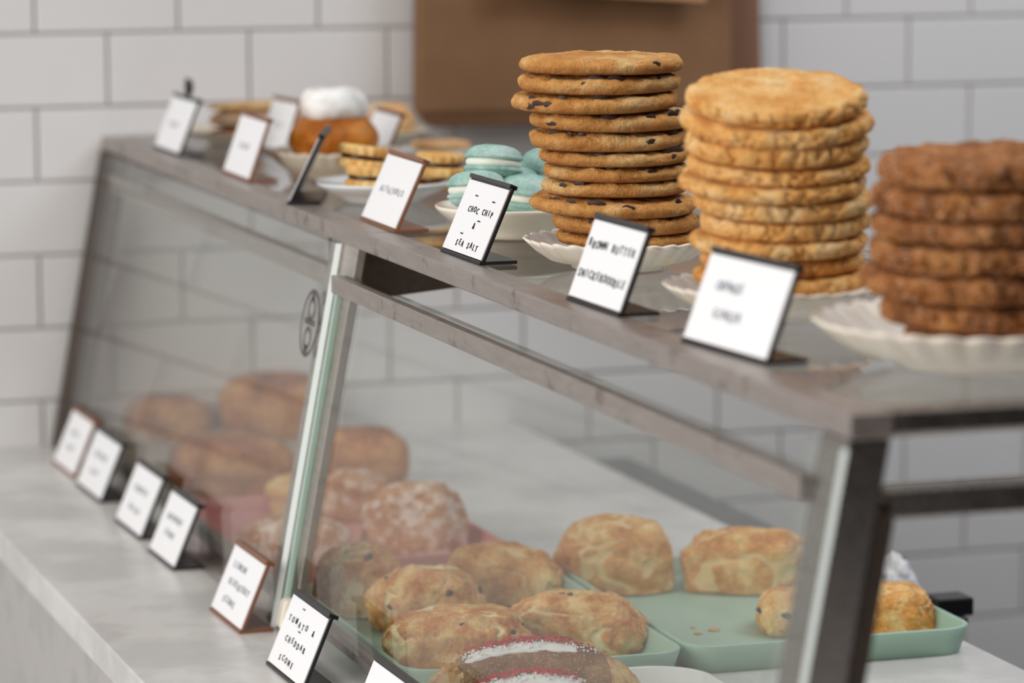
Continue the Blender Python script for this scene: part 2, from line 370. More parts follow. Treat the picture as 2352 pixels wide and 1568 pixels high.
# ================================================================ TAG HOLDERS
def text_mesh(body, size, jitter=.0, pitch=.005, seed=1):
    """stamped lettering: every character its own small rise, joined into one mesh lying in x (along) / y (up)"""
    rnd = random.Random(seed); bm = bmesh.new(); x = 0
    for ch in body:
        if ch == ' ': x += pitch; continue
        cu = bpy.data.curves.new('glyph', 'FONT'); cu.body = ch; cu.size = size; cu.extrude = .0002; cu.offset = size*.012; cu.resolution_u = 2; cu.align_x = 'CENTER'
        o = bpy.data.objects.new('glyph', cu); COL.objects.link(o); dg = bpy.context.evaluated_depsgraph_get()
        me = o.evaluated_get(dg).to_mesh(); b2 = bmesh.new(); b2.from_mesh(me); o.evaluated_get(dg).to_mesh_clear()
        a = rnd.uniform(-.04, .04) if jitter else 0
        bmesh.ops.transform(b2, matrix=Matrix.Translation((x, rnd.uniform(-jitter, jitter), 0)) @ Matrix.Rotation(a, 4, 'Z') @ Matrix.Diagonal((1.05, 1, 1, 1)), verts=b2.verts)
        tm = bpy.data.meshes.new('t'); b2.to_mesh(tm); b2.free(); bm.from_mesh(tm); bpy.data.meshes.remove(tm)
        bpy.data.objects.remove(o); bpy.data.curves.remove(cu)
        x += pitch
    return bm, x
TAGS = []
def sign(label, bl, width, h, lean, yaw, holder, lines, ink='ink', over=.0035, group='small sign holders', dashes=(), lipd=.0040):
    """bl: bottom corner at the far (+y) end; the card faces -x and leans back by lean"""
    root = thing('sign_holder', label, 'sign', bl, (0, 0, math.radians(yaw)), group)
    th = .0025; c, s = math.cos(math.radians(lean)), math.sin(math.radians(lean))
    hm = M[holder]; hh = h+over
    # frame back plate, in plane; local: u = -y along, v up the slope, n outwards -x
    def P3(u, v, n): return (v*s-n*c, -u, v*c+n*s+.0026)
    def slab(u0, u1, v0, v1, n0, n1, bev=0):
        return hexa([P3(u0, v0, n0), P3(u1, v0, n0), P3(u1, v1, n0), P3(u0, v1, n0), P3(u0, v0, n1), P3(u1, v0, n1), P3(u1, v1, n1), P3(u0, v1, n1)], bev)
    obj('back_plate', slab(-.001, width+.001, 0, hh, -th, 0, .0004), hm, root)
    obj('foot', hexa([(-.002, .001, 0), (.027, .001, 0), (.027, .001, .0026), (-.002, .001, .0026), (-.002, -width-.001, 0), (.027, -width-.001, 0), (.027, -width-.001, .0026), (-.002, -width-.001, .0026)], .0004), hm, root)
    # folded lip over the top edge
    obj('top_lip', slab(-.001, width+.001, hh-.0020, hh+.0012, -lipd, .0020, .0004), hm, root)
    card = obj('card', slab(.0005, width-.0005, .0006, h, .0002, .0011), M['card'], root)
    n = len(lines)
    for i, (body, vfrac, size, wf, uf0) in enumerate(lines):
        pitch = width*wf/max(len(body)-1, 1)
        bm, wd = text_mesh(body, size, size*.12, pitch, len(body)*7+i)
        if not body: continue
        k = 1; u0 = width*uf0
        me = bpy.data.meshes.new('lettering'); 
        for v in bm.verts:
            x, y, z = v.co; v.co = P3(u0+x*k, h*vfrac+y, .0013+z)
        obj('lettering', bm, M[ink], card)
    for (uf, vf) in dashes:
        obj('dash', slab(width*uf, width*uf+.006, h*vf, h*vf+.001, .0012, .0015), M['ink'], card)
    TAGS.append(root); return root
UP = H+.0
sign('black sign holder reading CHOC CHIP & SEA SALT in front of the chocolate chip stack', (.0921, -1.1997, UP), .098, .0560, 23.5, 0, 'black', [('CHOC CHIP', .58, .0066, .56, .28), ('&', .355, .0070, 0, .54), ('SEA SALT', .10, .0068, .50, .30)], dashes=((.30, .80), (.74, .78), (.58, .48), (.30, .26)))
sign('black sign holder reading BROWN BUTTER SNICKERDOODLE before the golden crackled stack', (.0871, -1.5112, UP), .098, .0545, 20.5, 1, 'black', [('BROWN BUTTER', .66, .0080, .82, .08), ('SNICKERDOODLE', .27, .0080, .84, .07)])
sign('large black sign holder with two faint lines nearest the camera on the case top', (.0862, -1.7331, UP), .112, .0548, 20.5, 5, 'black', [('ORANGE', .63, .0085, .26, .22), ('GINGER', .30, .0085, .28, .28)], 'ink_soft')
sign('brown sign holder with one short word in front of the shortbread sandwich biscuits', (.0968, -.953, UP), .107, .0560, 24.5, -1, 'brown', [('ALFAJORES', .46, .0075, .60, .22)], 'ink_soft')
sign('brown sign holder before the cream stoneware bowl on the case top', (.0908, -.4845, UP), .108, .0550, 19.5, -1, 'brown', [('BUN', .45, .0085, .25, .35)], 'ink_soft')
sign('black sign holder at the far left corner of the case top beside the wall', (.0907, -.1768, UP), .112, .0540, 22, 0, 'black', [('TART', .45, .0085, .3, .3)], 'ink_soft')
sign('white sign behind the brown one, partly covering the far cake bowl', (.190, -.225, UP), .080, .050, 18, 4, 'brown', [('PIE', .45, .008, .25, .35)], 'ink_soft')
sign('white sign standing behind the shortbread sandwich biscuits', (.2468, -.390, UP), .096, .0500, 24, -1, 'brown', [], 'ink_soft')
sign('black sign holder turned edge-on to the camera before the orange bun', (.1040, -.7120, UP), .100, .0600, 26, -18.6, 'black', [], 'ink_soft')
LOW = [('brown sign holder on the counter nearest the tiled wall', (-.0104, -.1166), .101, 'brown', [('ROLL', .62, .0080, .25, .34), ('LOAF', .34, .0080, .25, .34)]),
       ('black sign holder second from the wall on the counter', (-.0123, -.2537), .111, 'black', [('BRIOCHE', .60, .0080, .42, .28), ('LOAF', .30, .0080, .25, .34)]),
       ('black sign holder third from the wall on the counter', (-.0145, -.4614), .104, 'black', [('COUNTRY', .60, .0080, .45, .25), ('BREAD', .26, .0080, .35, .30)]),
       ('black sign holder in front of the pink tray on the counter', (-.0157, -.6198), .096, 'black', [('RASPBERRY', .60, .0076, .5, .22), ('SCONE', .34, .0076, .3, .32)]),
       ('brown sign holder with three lines just left of the bright glass edge', (-.0201, -.8881), .099, 'brown', [('LEMON', .70, .0080, .34, .20), ('BLUEBERRY', .45, .0080, .60, .24), ('SCONE', .19, .0080, .32, .26)]),
       ('black sign holder with three lines just right of the bright glass edge', (-.0241, -1.1013), .100, 'black', [('TOMATO &', .66, .0068, .66, .14), ('CHEDDAR', .40, .0068, .50, .24), ('SCONE', .13, .0068, .34, .26)]),
       ('black sign holder with blank card cut off by the bottom of the picture', (-.0270, -1.345), .100, 'black', [])]
for i, (lb, bl, wd, hd, ln) in enumerate(LOW):
    sign(lb, (bl[0], bl[1], 0), wd, .0565, 23, 1, hd, ln, 'ink' if i == 5 else 'ink_soft', over=.0035, group='sign holders on the counter', lipd=.0060, dashes=((.36, .9), (.45, .60)) if i == 5 else ())

far_sign = [t for t in TAGS if 'far left corner' in t['label']][0]
cl = bmesh.new(); bmesh.ops.create_cone(cl, segments=24, radius1=.009, radius2=.007, depth=.006, cap_ends=True, matrix=Matrix.Translation((.024, -.055, .066)) @ Matrix.Rotation(PI/2, 4, 'Y'))
o = obj('clip_button', cl, M['black'], far_sign, True); o['label'] = 'black round clip on the upper edge'
obj('clip_stem', hexa([(.021, -.058, .050), (.024, -.058, .050), (.024, -.052, .050), (.021, -.052, .050), (.023, -.058, .064), (.026, -.058, .064), (.026, -.052, .064), (.023, -.052, .064)]), M['black'], far_sign)
# ================================================================ BOWLS AND PLATES
def scallop_bowl(Rr, h, n, foot=.5):
    def fr(t, i, r, z):
        a = min(1, (max(z, 0)/h)**.6); k = abs(math.sin(t*n/2))**.8
        return r*(1+.055*a*(k-.6)), z+.0020*a*a*(k-.4)
    pr = [(0, .003), (Rr*foot*.86, .003), (Rr*foot*.9, 0), (Rr*foot, 0), (Rr*(foot+.02), .003), (Rr*.74, h*.30), (Rr*.88, h*.62), (Rr*.965, h*.88), (Rr, h), (Rr*.985, h+.0012), (Rr*.955, h*.98), (Rr*.87, h*.72), (Rr*.70, h*.42), (Rr*.45, h*.26), (0, h*.25)]
    return lathe(pr, 168, fr)
def bowl(label, c, Rr, h, n=30, mt='porcelain', group='scalloped cream bowls'):
    o = obj('scalloped_bowl', scallop_bowl(Rr, h, n), M[mt], None, True); o.location = (c[0], c[1], H+.0004)
    return tag(o, label, 'bowl', group)
C1 = on_y(1425, 560, -1.345); C1 = Vector((C1.x, -1.345, 0))
C2 = on_y(1786, 650, -1.635); C2 = Vector((C2.x, -1.635, 0))
C3 = on_y(2248, 740, -1.88); C3 = Vector((C3.x, -1.88, 0))
bowl('scalloped cream bowl under the chocolate chip cookie stack', C1, .0700, .0205)
bowl('scalloped cream bowl under the golden crackled cookie stack', C2, .0740, .0200)
bowl('large scalloped cream bowl under the dark sugared cookie stack', C3, .0970, .0262, 30)

# ================================================================ COOKIES
def cookie_mesh(name, Rr, T, seed, crack=0, lump=.0008, wob=.02, seg=150, rim=.16):
    o3 = Vector((seed*13.7, seed*5.1, seed*2.3))
    prof = []
    for i in range(25): prof.append((Rr*.90*i/24, T*(1-rim*(i/24)**3)))
    for i in range(1, 15):
        a = PI/2-PI*i/14; hh = T*(1-rim)/2; prof.append((Rr*(.90+.10*math.cos(a)), hh+hh*math.sin(a)+(1-math.cos(a))*0+T*.03*(1+math.sin(a))*0))
    for i in range(1, 4): prof.append((Rr*.90*(1-i/3), 0))
    bm = lathe(prof, seg)
    for v in bm.verts:
        p = v.co.copy(); r = math.hypot(p.x, p.y); e = min(1, r/Rr)
        q = p*18+o3; t = math.atan2(p.y, p.x)
        k = 1+wob*noise.noise(Vector((math.cos(t)*1.6, math.sin(t)*1.6, seed*3.1)))+wob*.16*noise.noise(Vector((math.cos(t)*6, math.sin(t)*6, seed*1.7)))
        p.x *= k; p.y *= k
        n = v.normal if v.normal.length > .1 else Vector((0, 0, 1))
        nx = Vector((p.x, p.y, 0)).normalized()*e**6*.9+Vector((0, 0, 1 if v.co.z > T*.4 else 0))
        d = lump*noise.noise(v.co*80+o3)*.8+lump*(.35 if crack else .6)*noise.noise(v.co*190+o3)+lump*.12*noise.noise(v.co*420+o3)
        if crack:
            side_ = 1 if (e > .9 and v.co.z < T*.80) else 0
            wv_ = Vector((noise.noise(v.co*110+o3), noise.noise(v.co*110-o3), noise.noise(v.co*90+o3*2)))
            ds, _ = noise.voronoi(Vector((v.co.x, v.co.y, v.co.z*.4))*(46 if side_ else 36)+o3+wv_*.55)
            g = ds[1]-ds[0]; ce = 1 if side_ else .42*max(0, min(1, .6+2*noise.noise(v.co*25-o3))); d -= ce*crack*max(0, 1-g/.15)**1.0; d += ce*crack*.30*min(1, g)
        p += nx*d*(1 if v.co.z > .001 else .35)
        v.co = p
    bmesh.ops.recalc_face_normals(bm, faces=bm.faces)
    me = bpy.data.meshes.new(name); bm.to_mesh(me); bm.free()
    for f in me.polygons: f.use_smooth = True
    return me
chip_bm = bmesh.new(); bmesh.ops.create_icosphere(chip_bm, subdivisions=3, radius=1)
for v in chip_bm.verts: v.co *= 1+.28*noise.noise(v.co*1.7)
chip_me = bpy.data.meshes.new('chocolate_chip'); chip_bm.to_mesh(chip_me); chip_bm.free(); chip_me.materials.append(M['chip'])
for f in chip_me.polygons: f.use_smooth = True
choc_me = [cookie_mesh('choc_cookie', .0590, .0132, 3+i, .0006, .0022, .05) for i in range(5)]
snick_me = [cookie_mesh('crackled_cookie', .0595, .0125, 21+i, .0032, .0013, .035, 250, .12) for i in range(5)]
ginger_me = [cookie_mesh('dark_cookie', .0640, .0170, 41+i, .0052, .0028, .05, 220, .10) for i in range(4)]
for a in choc_me: a.materials.append(M['choc'])
for a in snick_me: a.materials.append(M['snick'])
for a in ginger_me: a.materials.append(M['ginger'])
ORD = ['topmost', 'second', 'third', 'fourth', 'fifth', 'sixth', 'seventh', 'eighth', 'ninth', 'tenth', 'eleventh', 'bottom']
view = Vector((_f.x, _f.y, 0)).normalized(); side = Vector((view.y, -view.x, 0))
def stack(rows, y, meshes, R0, T0, nm, what, where, group, chips, zlow):
    n = len(rows); zs = []
    for (xl, xr, yb, tilt, roll) in rows:
        r = (xr-xl)/2*mm(on_y((xl+xr)/2, yb, y))
        fr = on_y((xl+xr)/2, yb, y-r*view.y*.97)       # nearest point of its lower edge
        c = on_y((xl+xr)/2, yb, y); zs.append((c.x, r, fr.z+math.sin(math.radians(tilt))*r))
    out = []
    for i, ((xl, xr, yb, tilt, roll), (cx, r, z)) in enumerate(zip(rows, zs)):
        top = zs[i-1][2] if i else z+zs[1][2]*0+(zs[0][2]-zs[1][2])*1.0
        T = min(max((top-z)*1.0, .009), .02)
        ordn = ORD[i] if i < n-1 else 'bottom'
        lb = f'{ordn} {what} {where}' if i in (0, n-1) else f'{ordn} from the top of the {where}, {what}'
        me = meshes[(i*3+1) % len(meshes)]
        root = obj(nm, me, None); root.location = (cx, y, z)
        dy = yb*0
        root.scale = (r/R0, r/R0, T/T0*.97)
        # tilt towards the camera, then roll sideways
        R1 = Matrix.Rotation(math.radians(tilt), 4, side) if tilt else Matrix.Identity(4)
        R2 = Matrix.Rotation(math.radians(roll), 4, view) if roll else Matrix.Identity(4)
        root.rotation_euler = (R1 @ R2 @ Matrix.Rotation(i*1.97+.4, 4, 'Z')).to_euler()
        tag(root, lb, 'cookie', group); out.append(root)
        if chips:
            rnd = random.Random(100+i)
            for k in range(chips[i]):
                c = obj('chocolate_chip', chip_me, None, root)
                # angles that face the camera, in the cookie's own turned frame
                a = math.atan2(-view.y, -view.x)+rnd.uniform(-1.15, 1.15)-(i*1.97+.4)
                hz = rnd.choice((rnd.uniform(.35, .7), .8, .9)); rr = R0*(.985 if hz < .72 else .93)
                s = rnd.uniform(.0024, .0046)
                c.location = (rr*math.cos(a)*.982, rr*math.sin(a)*.982, T0*hz); c.rotation_euler = (0, 0, a)
                c.scale = (s*.30, s*rnd.uniform(.9, 1.7), s*rnd.uniform(.45, .8))
    return out
S1 = [(1196,1574,174,0,0),(1188,1564,220,1,0),(1176,1560,264,1,-.6),(1218,1586,306,1,.4),(1216,1580,351,1,0),(1235,1590,386,1,-.3),(1246,1585,421,1,0),(1243,1580,456,0,0),(1216,1600,505,2,1.5),(1265,1607,543,1,.8),(1274,1610,574,1,0),(1320,1540,622,0,0)]
stack(S1, -1.345, choc_me, .0590, .0132, 'chocolate_chip_cookie', 'chocolate chip cookie', 'tall stack in the left scalloped bowl', 'cookies in the chocolate chip stack', [3,7,6,7,6,8,7,6,9,6,4,0], 0)
S2 = [(1576,1991,300,11,0),(1560,2004,351,10,0),(1573,1990,393,7,0),(1574,1997,435,7,.6),(1558,1994,474,6,0),(1592,2001,516,5,0),(1606,1998,560,4,0),(1586,1992,602,3,0),(1612,1984,641,3,0),(1592,2000,684,3,0),(1640,1930,722,1,0)]
stack(S2, -1.635, snick_me, .0595, .0125, 'crackled_sugar_cookie', 'golden crackled sugar cookie', 'stack in the middle scalloped bowl', 'cookies in the golden crackled stack', None, 0)
S3 = [(2020,2500,443,2,-1),(2008,2490,515,2,0),(2001,2480,572,2,0),(1992,2486,641,2,0),(1976,2470,708,2,0),(2024,2480,772,2,0),(2075,2425,838,0,0)]
stack(S3, -1.88, ginger_me, .0640, .0170, 'dark_sugared_cookie', 'dark brown sugared cookie', 'stack in the right scalloped bowl', 'cookies in the dark sugared stack', None, 0)

# ================================================================ PLATES, MACARONS, SANDWICH BISCUITS
def plate(name, label, c, Rr, h, mt, rimh=.0):
    pr = [(0, .002), (Rr*.50, .002), (Rr*.52, 0), (Rr*.58, 0), (Rr*.60, .003), (Rr*.84, h*.55), (Rr*.985, h*.9), (Rr, h), (Rr*.985, h+.0012), (Rr*.93, h*.93), (Rr*.80, h*.72), (Rr*.60, h*.62), (0, h*.60)]
    o = obj(name, lathe(pr, 96), M[mt], None, True); o.location = (c[0], c[1], H+.0004)
    return tag(o, label, 'plate')
CRK = 'crack'
def blob(sub=5, amp=.05, f=3, seed=0, shape=None, flat=-.35, ridge=0, fine=.1):
    bm = bmesh.new(); bmesh.ops.create_icosphere(bm, subdivisions=sub, radius=1)
    o3 = Vector((seed*7.3, seed*3.9, seed*1.1))
    lay = bm.verts.layers.float.new(CRK)
    for v in bm.verts:
        p = v.co.copy(); d = amp*noise.noise(p*f*.5+o3)*1.6+amp*noise.noise(p*f+o3)+amp*.45*noise.noise(p*f*2.6+o3)+amp*.24*noise.noise(p*f*6+o3)+amp*fine*noise.noise(p*f*13+o3)
        if ridge:
            ds, _ = noise.voronoi(p*f*.5+o3+Vector((noise.noise(p*3+o3), noise.noise(p*3-o3), noise.noise(p*4+o3*2)))*.35); g = max(0, 1-(ds[1]-ds[0])/.17); g *= max(0, min(1, (noise.noise(p*1.5-o3)+.10)*4)); d -= ridge*g; v[lay] = g
        p *= 1+d
        if shape: p = shape(p)
        if p.z < flat: p.z = flat+(p.z-flat)*.04
        v.co = p
    bmesh.ops.recalc_face_normals(bm, faces=bm.faces)
    return bm
# macarons
CM = on_y(1182, 470, -1.110)
plate('round_plate', 'cream rimmed round plate holding the blue-green macarons', (CM.x, -1.110), .0630, .0235, 'porcelain')
def shell_bm(seed, up=True):
    Rr = .0225
    pr = [(0, .0118), (Rr*.4, .0114), (Rr*.7, .0098), (Rr*.88, .0072), (Rr*.96, .0045), (Rr*.965, .0034), (Rr*1.02, .0030), (Rr*1.03, .0012), (Rr*.98, 0), (0, 0)]
    def fr(t, i, r, z):
        k = 1+.02*noise.noise(Vector((math.cos(t)*3, math.sin(t)*3, seed)))
        if 6 <= i <= 8: k += .03*noise.noise(Vector((math.cos(t)*12, math.sin(t)*12, seed)))
        return r*k, z
    bm = lathe(pr, 72, fr)
    if not up: bmesh.ops.transform(bm, matrix=Matrix.Diagonal((1, 1, -1, 1)), verts=bm.verts); bmesh.ops.reverse_faces(bm, faces=bm.faces)
    return bm
def me_of(bm, mt, nm, smooth=True):
    me = bpy.data.meshes.new(nm); bm.normal_update(); bm.to_mesh(me); bm.free(); me.materials.append(mt)
    for f in me.polygons: f.use_smooth = smooth
    return me
mac_top, mac_bot = me_of(shell_bm(1), M['mac'], 'shell'), me_of(shell_bm(2, False), M['mac'], 'shell')
mac_fill = me_of(lathe([(0, -.0035), (.0195, -.0035), (.0215, -.002), (.0222, 0), (.0215, .002), (.0195, .0035), (0, .0035)], 72, lambda t, i, r, z: (r*(1+.035*noise.noise(Vector((math.cos(t)*5, math.sin(t)*5, 2)))), z)), M['cream'], 'cream_filling')
def macaron(label, px, pyb, y, tilt=(0, 0), rz=0, s=1.0):
    p = on_y(px, pyb, y); p.z += .0155*s
    r = thing('macaron', label, 'macaron', p, (math.radians(tilt[0]), math.radians(tilt[1]), rz), 'blue-green macarons'); r.scale = (s, s, s)
    a = obj('shell', mac_top, None, r); a.location.z = .0030
    b = obj('shell', mac_bot, None, r); b.location.z = -.0030
    obj('cream_filling', mac_fill, None, r)
macaron('blue-green macaron at the back, second visible at upper right', 1262, 430, -1.075, (4, -14), 1, 1.0)
macaron('blue-green macaron on top of the pile, whole and nearly level', 1134, 420, -1.105, (-4, 8), .3, 1.0)
macaron('blue-green macaron at lower left behind the CHOC CHIP sign', 1094, 480, -1.120, (2, 6), 2, 1.0)
macaron('blue-green macaron at lower front beside the cookie stack', 1212, 494, -1.130, (4, -6), 1.4, 1.04)
macaron('blue-green macaron half hidden at the back of the plate behind the cookies', 1180, 470, -1.080, (0, 0), .6, 1.0)
# fluted sandwich biscuits
CS = on_y(880, 440, -.80)
plate('round_plate', 'white round plate holding the fluted shortbread sandwiches', (CS.x, -.80), .0615, .0165, 'plate_white')
flu = me_of(lathe([(0, .0085), (.0185, .0085), (.0208, .0072), (.0214, .0045), (.0208, .0015), (.019, 0), (0, 0)], 128, lambda t, i, r, z: (r*(1+.045*math.cos(16*t)*(r/.0214)**3), z)), M['short'], 'biscuit')
jam = me_of(lathe([(0, 0), (.0180, 0), (.0192, .0015), (.0192, .003), (.018, .0045), (0, .0045)], 64), M['jam'], 'filling')
def alfa(label, px, pyb, y, tilt=(0, 0), rz=0):
    r = thing('sandwich_biscuit', label, 'biscuit', on_y(px, pyb, y), (math.radians(tilt[0]), math.radians(tilt[1]), rz), 'fluted shortbread sandwiches')
    obj('biscuit', flu, None, r); j = obj('filling', jam, None, r); j.location.z = .0080; b = obj('biscuit', flu, None, r); b.location.z = .0120
alfa('fluted sandwich biscuit lying lowest at left of the white plate', 850, 434, -.815, (0, 3), 0)
alfa('fluted sandwich biscuit leaning on top of the left pile', 831, 388, -.80, (3, 8), .5)
alfa('fluted sandwich biscuit lowest at right of the white plate beside the brown sign', 1000, 436, -.775, (0, -4), .2)
alfa('fluted sandwich biscuit on top of the right pile showing dark filling', 1010, 404, -.785, (2, 2), .9)
# orange bun with meringue in its bowl
CBu = Vector((on_y(768, 380, -.563).x, -.563, 0))
bowl('cream stoneware bowl holding the orange bun with white topping', CBu, .0620, .0240, 26, 'stoneware', None)
bun = thing('frosted_bun', 'tall orange-brown bun with white meringue top in the stoneware bowl', 'bun', (CBu.x, CBu.y, H+.007))
bb = lathe([(0, 0), (.026, 0), (.033, .003), (.0385, .018), (.0425, .030), (.0420, .037), (.0390, .044), (.0345, .050), (.030, .055), (0, .057)], 96, lambda t, i, r, z: (r*(1+.035*math.sin(6*t+z*30)+.03*noise.noise(Vector((math.cos(t)*2, math.sin(t)*2, z*30)))), z))
q = obj('bun_body', bb, M['orange_bun'], bun, True); q.scale.z = .88
mt_ = lathe([(0, 0), (.024, 0), (.030, .004), (.0315, .013), (.030, .022), (.026, .0275), (.016, .030), (0, .030)], 96, lambda t, i, r, z: (r*(1+.03*math.sin(5*t+z*220)+.03*noise.noise(Vector((math.cos(t)*3, math.sin(t)*3, z*60)))), z+.001*math.sin(3*t)))
q = obj('meringue_topping', mt_, M['meringue'], bun, True); q.location = (0, 0, .0475); q.scale.z = .95
# plate of tart slices at far left
pl = plate('round_plate', 'cream plate at the far end of the case top carrying the tart wedge', (.198, -.145), .0740, .0140, 'stoneware')
tart = thing('tart_wedge', 'layered tart wedge with sugared filling and dark crusts on the far plate', 'pastry', (.207, -.155, H+.0125), (0, 0, .1))
obj('bottom_crust', blob(5, .03, 3, 2, lambda p: Vector((p.x*.054, p.y*.036, p.z*.0065)), -.004), M['crust'], tart, True)
q = obj('filling', blob(5, .06, 3, 3, lambda p: Vector((p.x*.052, p.y*.034, p.z*.014)), -.012), M['tart_fill'], tart, True); q.location.z = .0145
q = obj('top_crust', blob(5, .10, 3, 4, lambda p: Vector((p.x*.051, p.y*.033, p.z*.0050)), -.004), M['flake'], tart, True); q.location.z = .0265
def pastry(nm, label, px, pyb, y, sx, sy, sz, mt, seed, cat='pastry', rz=0, group=None, sub=5, amp=.06, f=3, ridge=0, shape=None, flat=-.45):
    p = on_y(px, pyb, y)
    bm = blob(sub, amp, f, seed, shape, flat, ridge)
    zs = [v.co.z for v in bm.verts]; xs = [abs(v.co.x) for v in bm.verts]; z0, z1 = min(zs), max(zs); mx = max(xs); my = max(abs(v.co.y) for v in bm.verts)
    for v in bm.verts: v.co = Vector((v.co.x/mx*sx/2, v.co.y/my*sy/2, (v.co.z-z0)/(z1-z0)*sz))
    o = obj(nm, bm, M[mt], None, True); o.location = p; o.rotation_euler = (0, 0, rz)
    return tag(o, label, cat, group)
pl2 = plate('round_plate', 'pale plate behind the orange bun holding tan pastries', (.300, -.22), .0700, .0160, 'stoneware')
o = pastry('glazed_pastry', 'dark glazed pastry standing behind the white meringue topping', 700, 300, -.20, .045, .045, .045, 'crust', 11); o.location = (.262, -.215, H+.0115)
o.scale = (1, 1, 1.0)
o = pastry('sugared_pastry', 'pale sugared pastry behind the second white sign on the case top', 660, 300, -.2, .06, .05, .030, 'tart_fill', 12); o.location = (.245, -.165, H+.0120)
o.location = (.332, -.180, H+.0120)
o = pastry('tan_pastry', 'tan round pastry with browned base beside the orange bun', 905, 330, -.25, .052, .05, .034, 'tan', 13); o.location = (on_y(905, 330, -.25).x, -.25, H+.0120)
fl = obj('flat_biscuit', cookie_mesh('flat', .030, .008, 77, 0, .0008, .03, 72), M['tan']); fl.location = (on_y(1012, 345, -.37).x, -.37, H+.0075); tag(fl, 'flat tan biscuit behind the fluted sandwiches at the back edge', 'biscuit')
fl2 = obj('small_plate', lathe([(0, 0), (.034, 0), (.042, .006), (.041, .0068), (.033, .0022), (0, .0022)], 72), M['plate_white'], None, True); fl2.location = (on_y(1000, 345, -.37).x, -.37, H+.0004); tag(fl2, 'small white plate under the flat tan biscuit', 'plate')

# ================================================================ TRAYS INSIDE THE CASE
def tray(label, cx, cy, wx, wy, h, rc, mt, rz=0, rimw=.0035, z=0.0004):
    bm = bmesh.new(); seg = 10
    def loop(w2, h2, r, zz):
        pts = []
        for (sx, sy, a0) in ((1, 1, 0), (-1, 1, PI/2), (-1, -1, PI), (1, -1, 3*PI/2)):
            for i in range(seg+1):
                a = a0+PI/2*i/seg; pts.append(bm.verts.new((sx*(w2-r)+r*math.cos(a), sy*(h2-r)+r*math.sin(a), zz)))
        return pts
    a, b = wx/2, wy/2; fl = .006
    loops = [loop(a-fl, b-fl, rc-.004, 0), loop(a-fl*.4, b-fl*.4, rc, h*.5), loop(a, b, rc, h-.001), loop(a-.0008, b-.0008, rc, h), loop(a-rimw, b-rimw, rc-.002, h), loop(a-rimw-.001, b-rimw-.001, rc-.003, h-.001), loop(a-fl*.6-rimw, b-fl*.6-rimw, rc-.004, h*.4), loop(a-fl-rimw-.001, b-fl-rimw-.001, rc-.006, .003), loop(a-fl-rimw-.005, b-fl-rimw-.005, rc-.008, .0022)]
    for l0, l1 in zip(loops, loops[1:]):
        n = len(l0)
        for i in range(n): bm.faces.new((l0[i], l0[(i+1) % n], l1[(i+1) % n], l1[i]))
    bm.faces.new(loops[-1]); bm.faces.new(list(reversed(loops[0])))
    bmesh.ops.recalc_face_normals(bm, faces=bm.faces)
    o = obj('serving_tray', bm, M[mt], None, True); o.location = (cx, cy, z); o.rotation_euler = (0, 0, rz)
    return tag(o, label, 'tray', 'serving trays')
tray('mint green tray at the right holding the currant scones', .398, -1.078, .244, .345, .0225, .026, 'mint', -.01)
tray('mint green tray at the left packed with blueberry scones', .158, -1.085, .228, .345, .0225, .026, 'mint', -.005)
tray('dusty pink tray under the powdered scones in the far bay', .153, -.665, .236, .335, .0225, .026, 'pink')
tray('pale board-like tray under the brown loaves by the wall', .166, -.235, .250, .40, .0120, .020, 'board')
wt = tray('white melamine tray under the iced turnovers at the bottom of the picture', .155, -1.435, .222, .32, .0180, .045, 'plate_white')
# crumbs
for i, (px, py, s) in enumerate(((1603, 1455, .0028), (1640, 1447, .0034), (1592, 1441, .0018))):
    p = on_z(px, py, .003); bm = blob(3, .2, 2, 30+i, lambda q: Vector((q.x*s*1.3, q.y*s, q.z*s*.45)), -.0005)
    o = obj('crumb', bm, M['tan'], None, True); o.location = (p.x, p.y, .0034)
    tag(o, ['brown scone crumb on the bare floor of the right mint tray', 'larger crumb right of the first on the mint tray', 'tiny crumb left of the others near the tray rim'][i], 'crumb', 'crumbs on the mint tray')

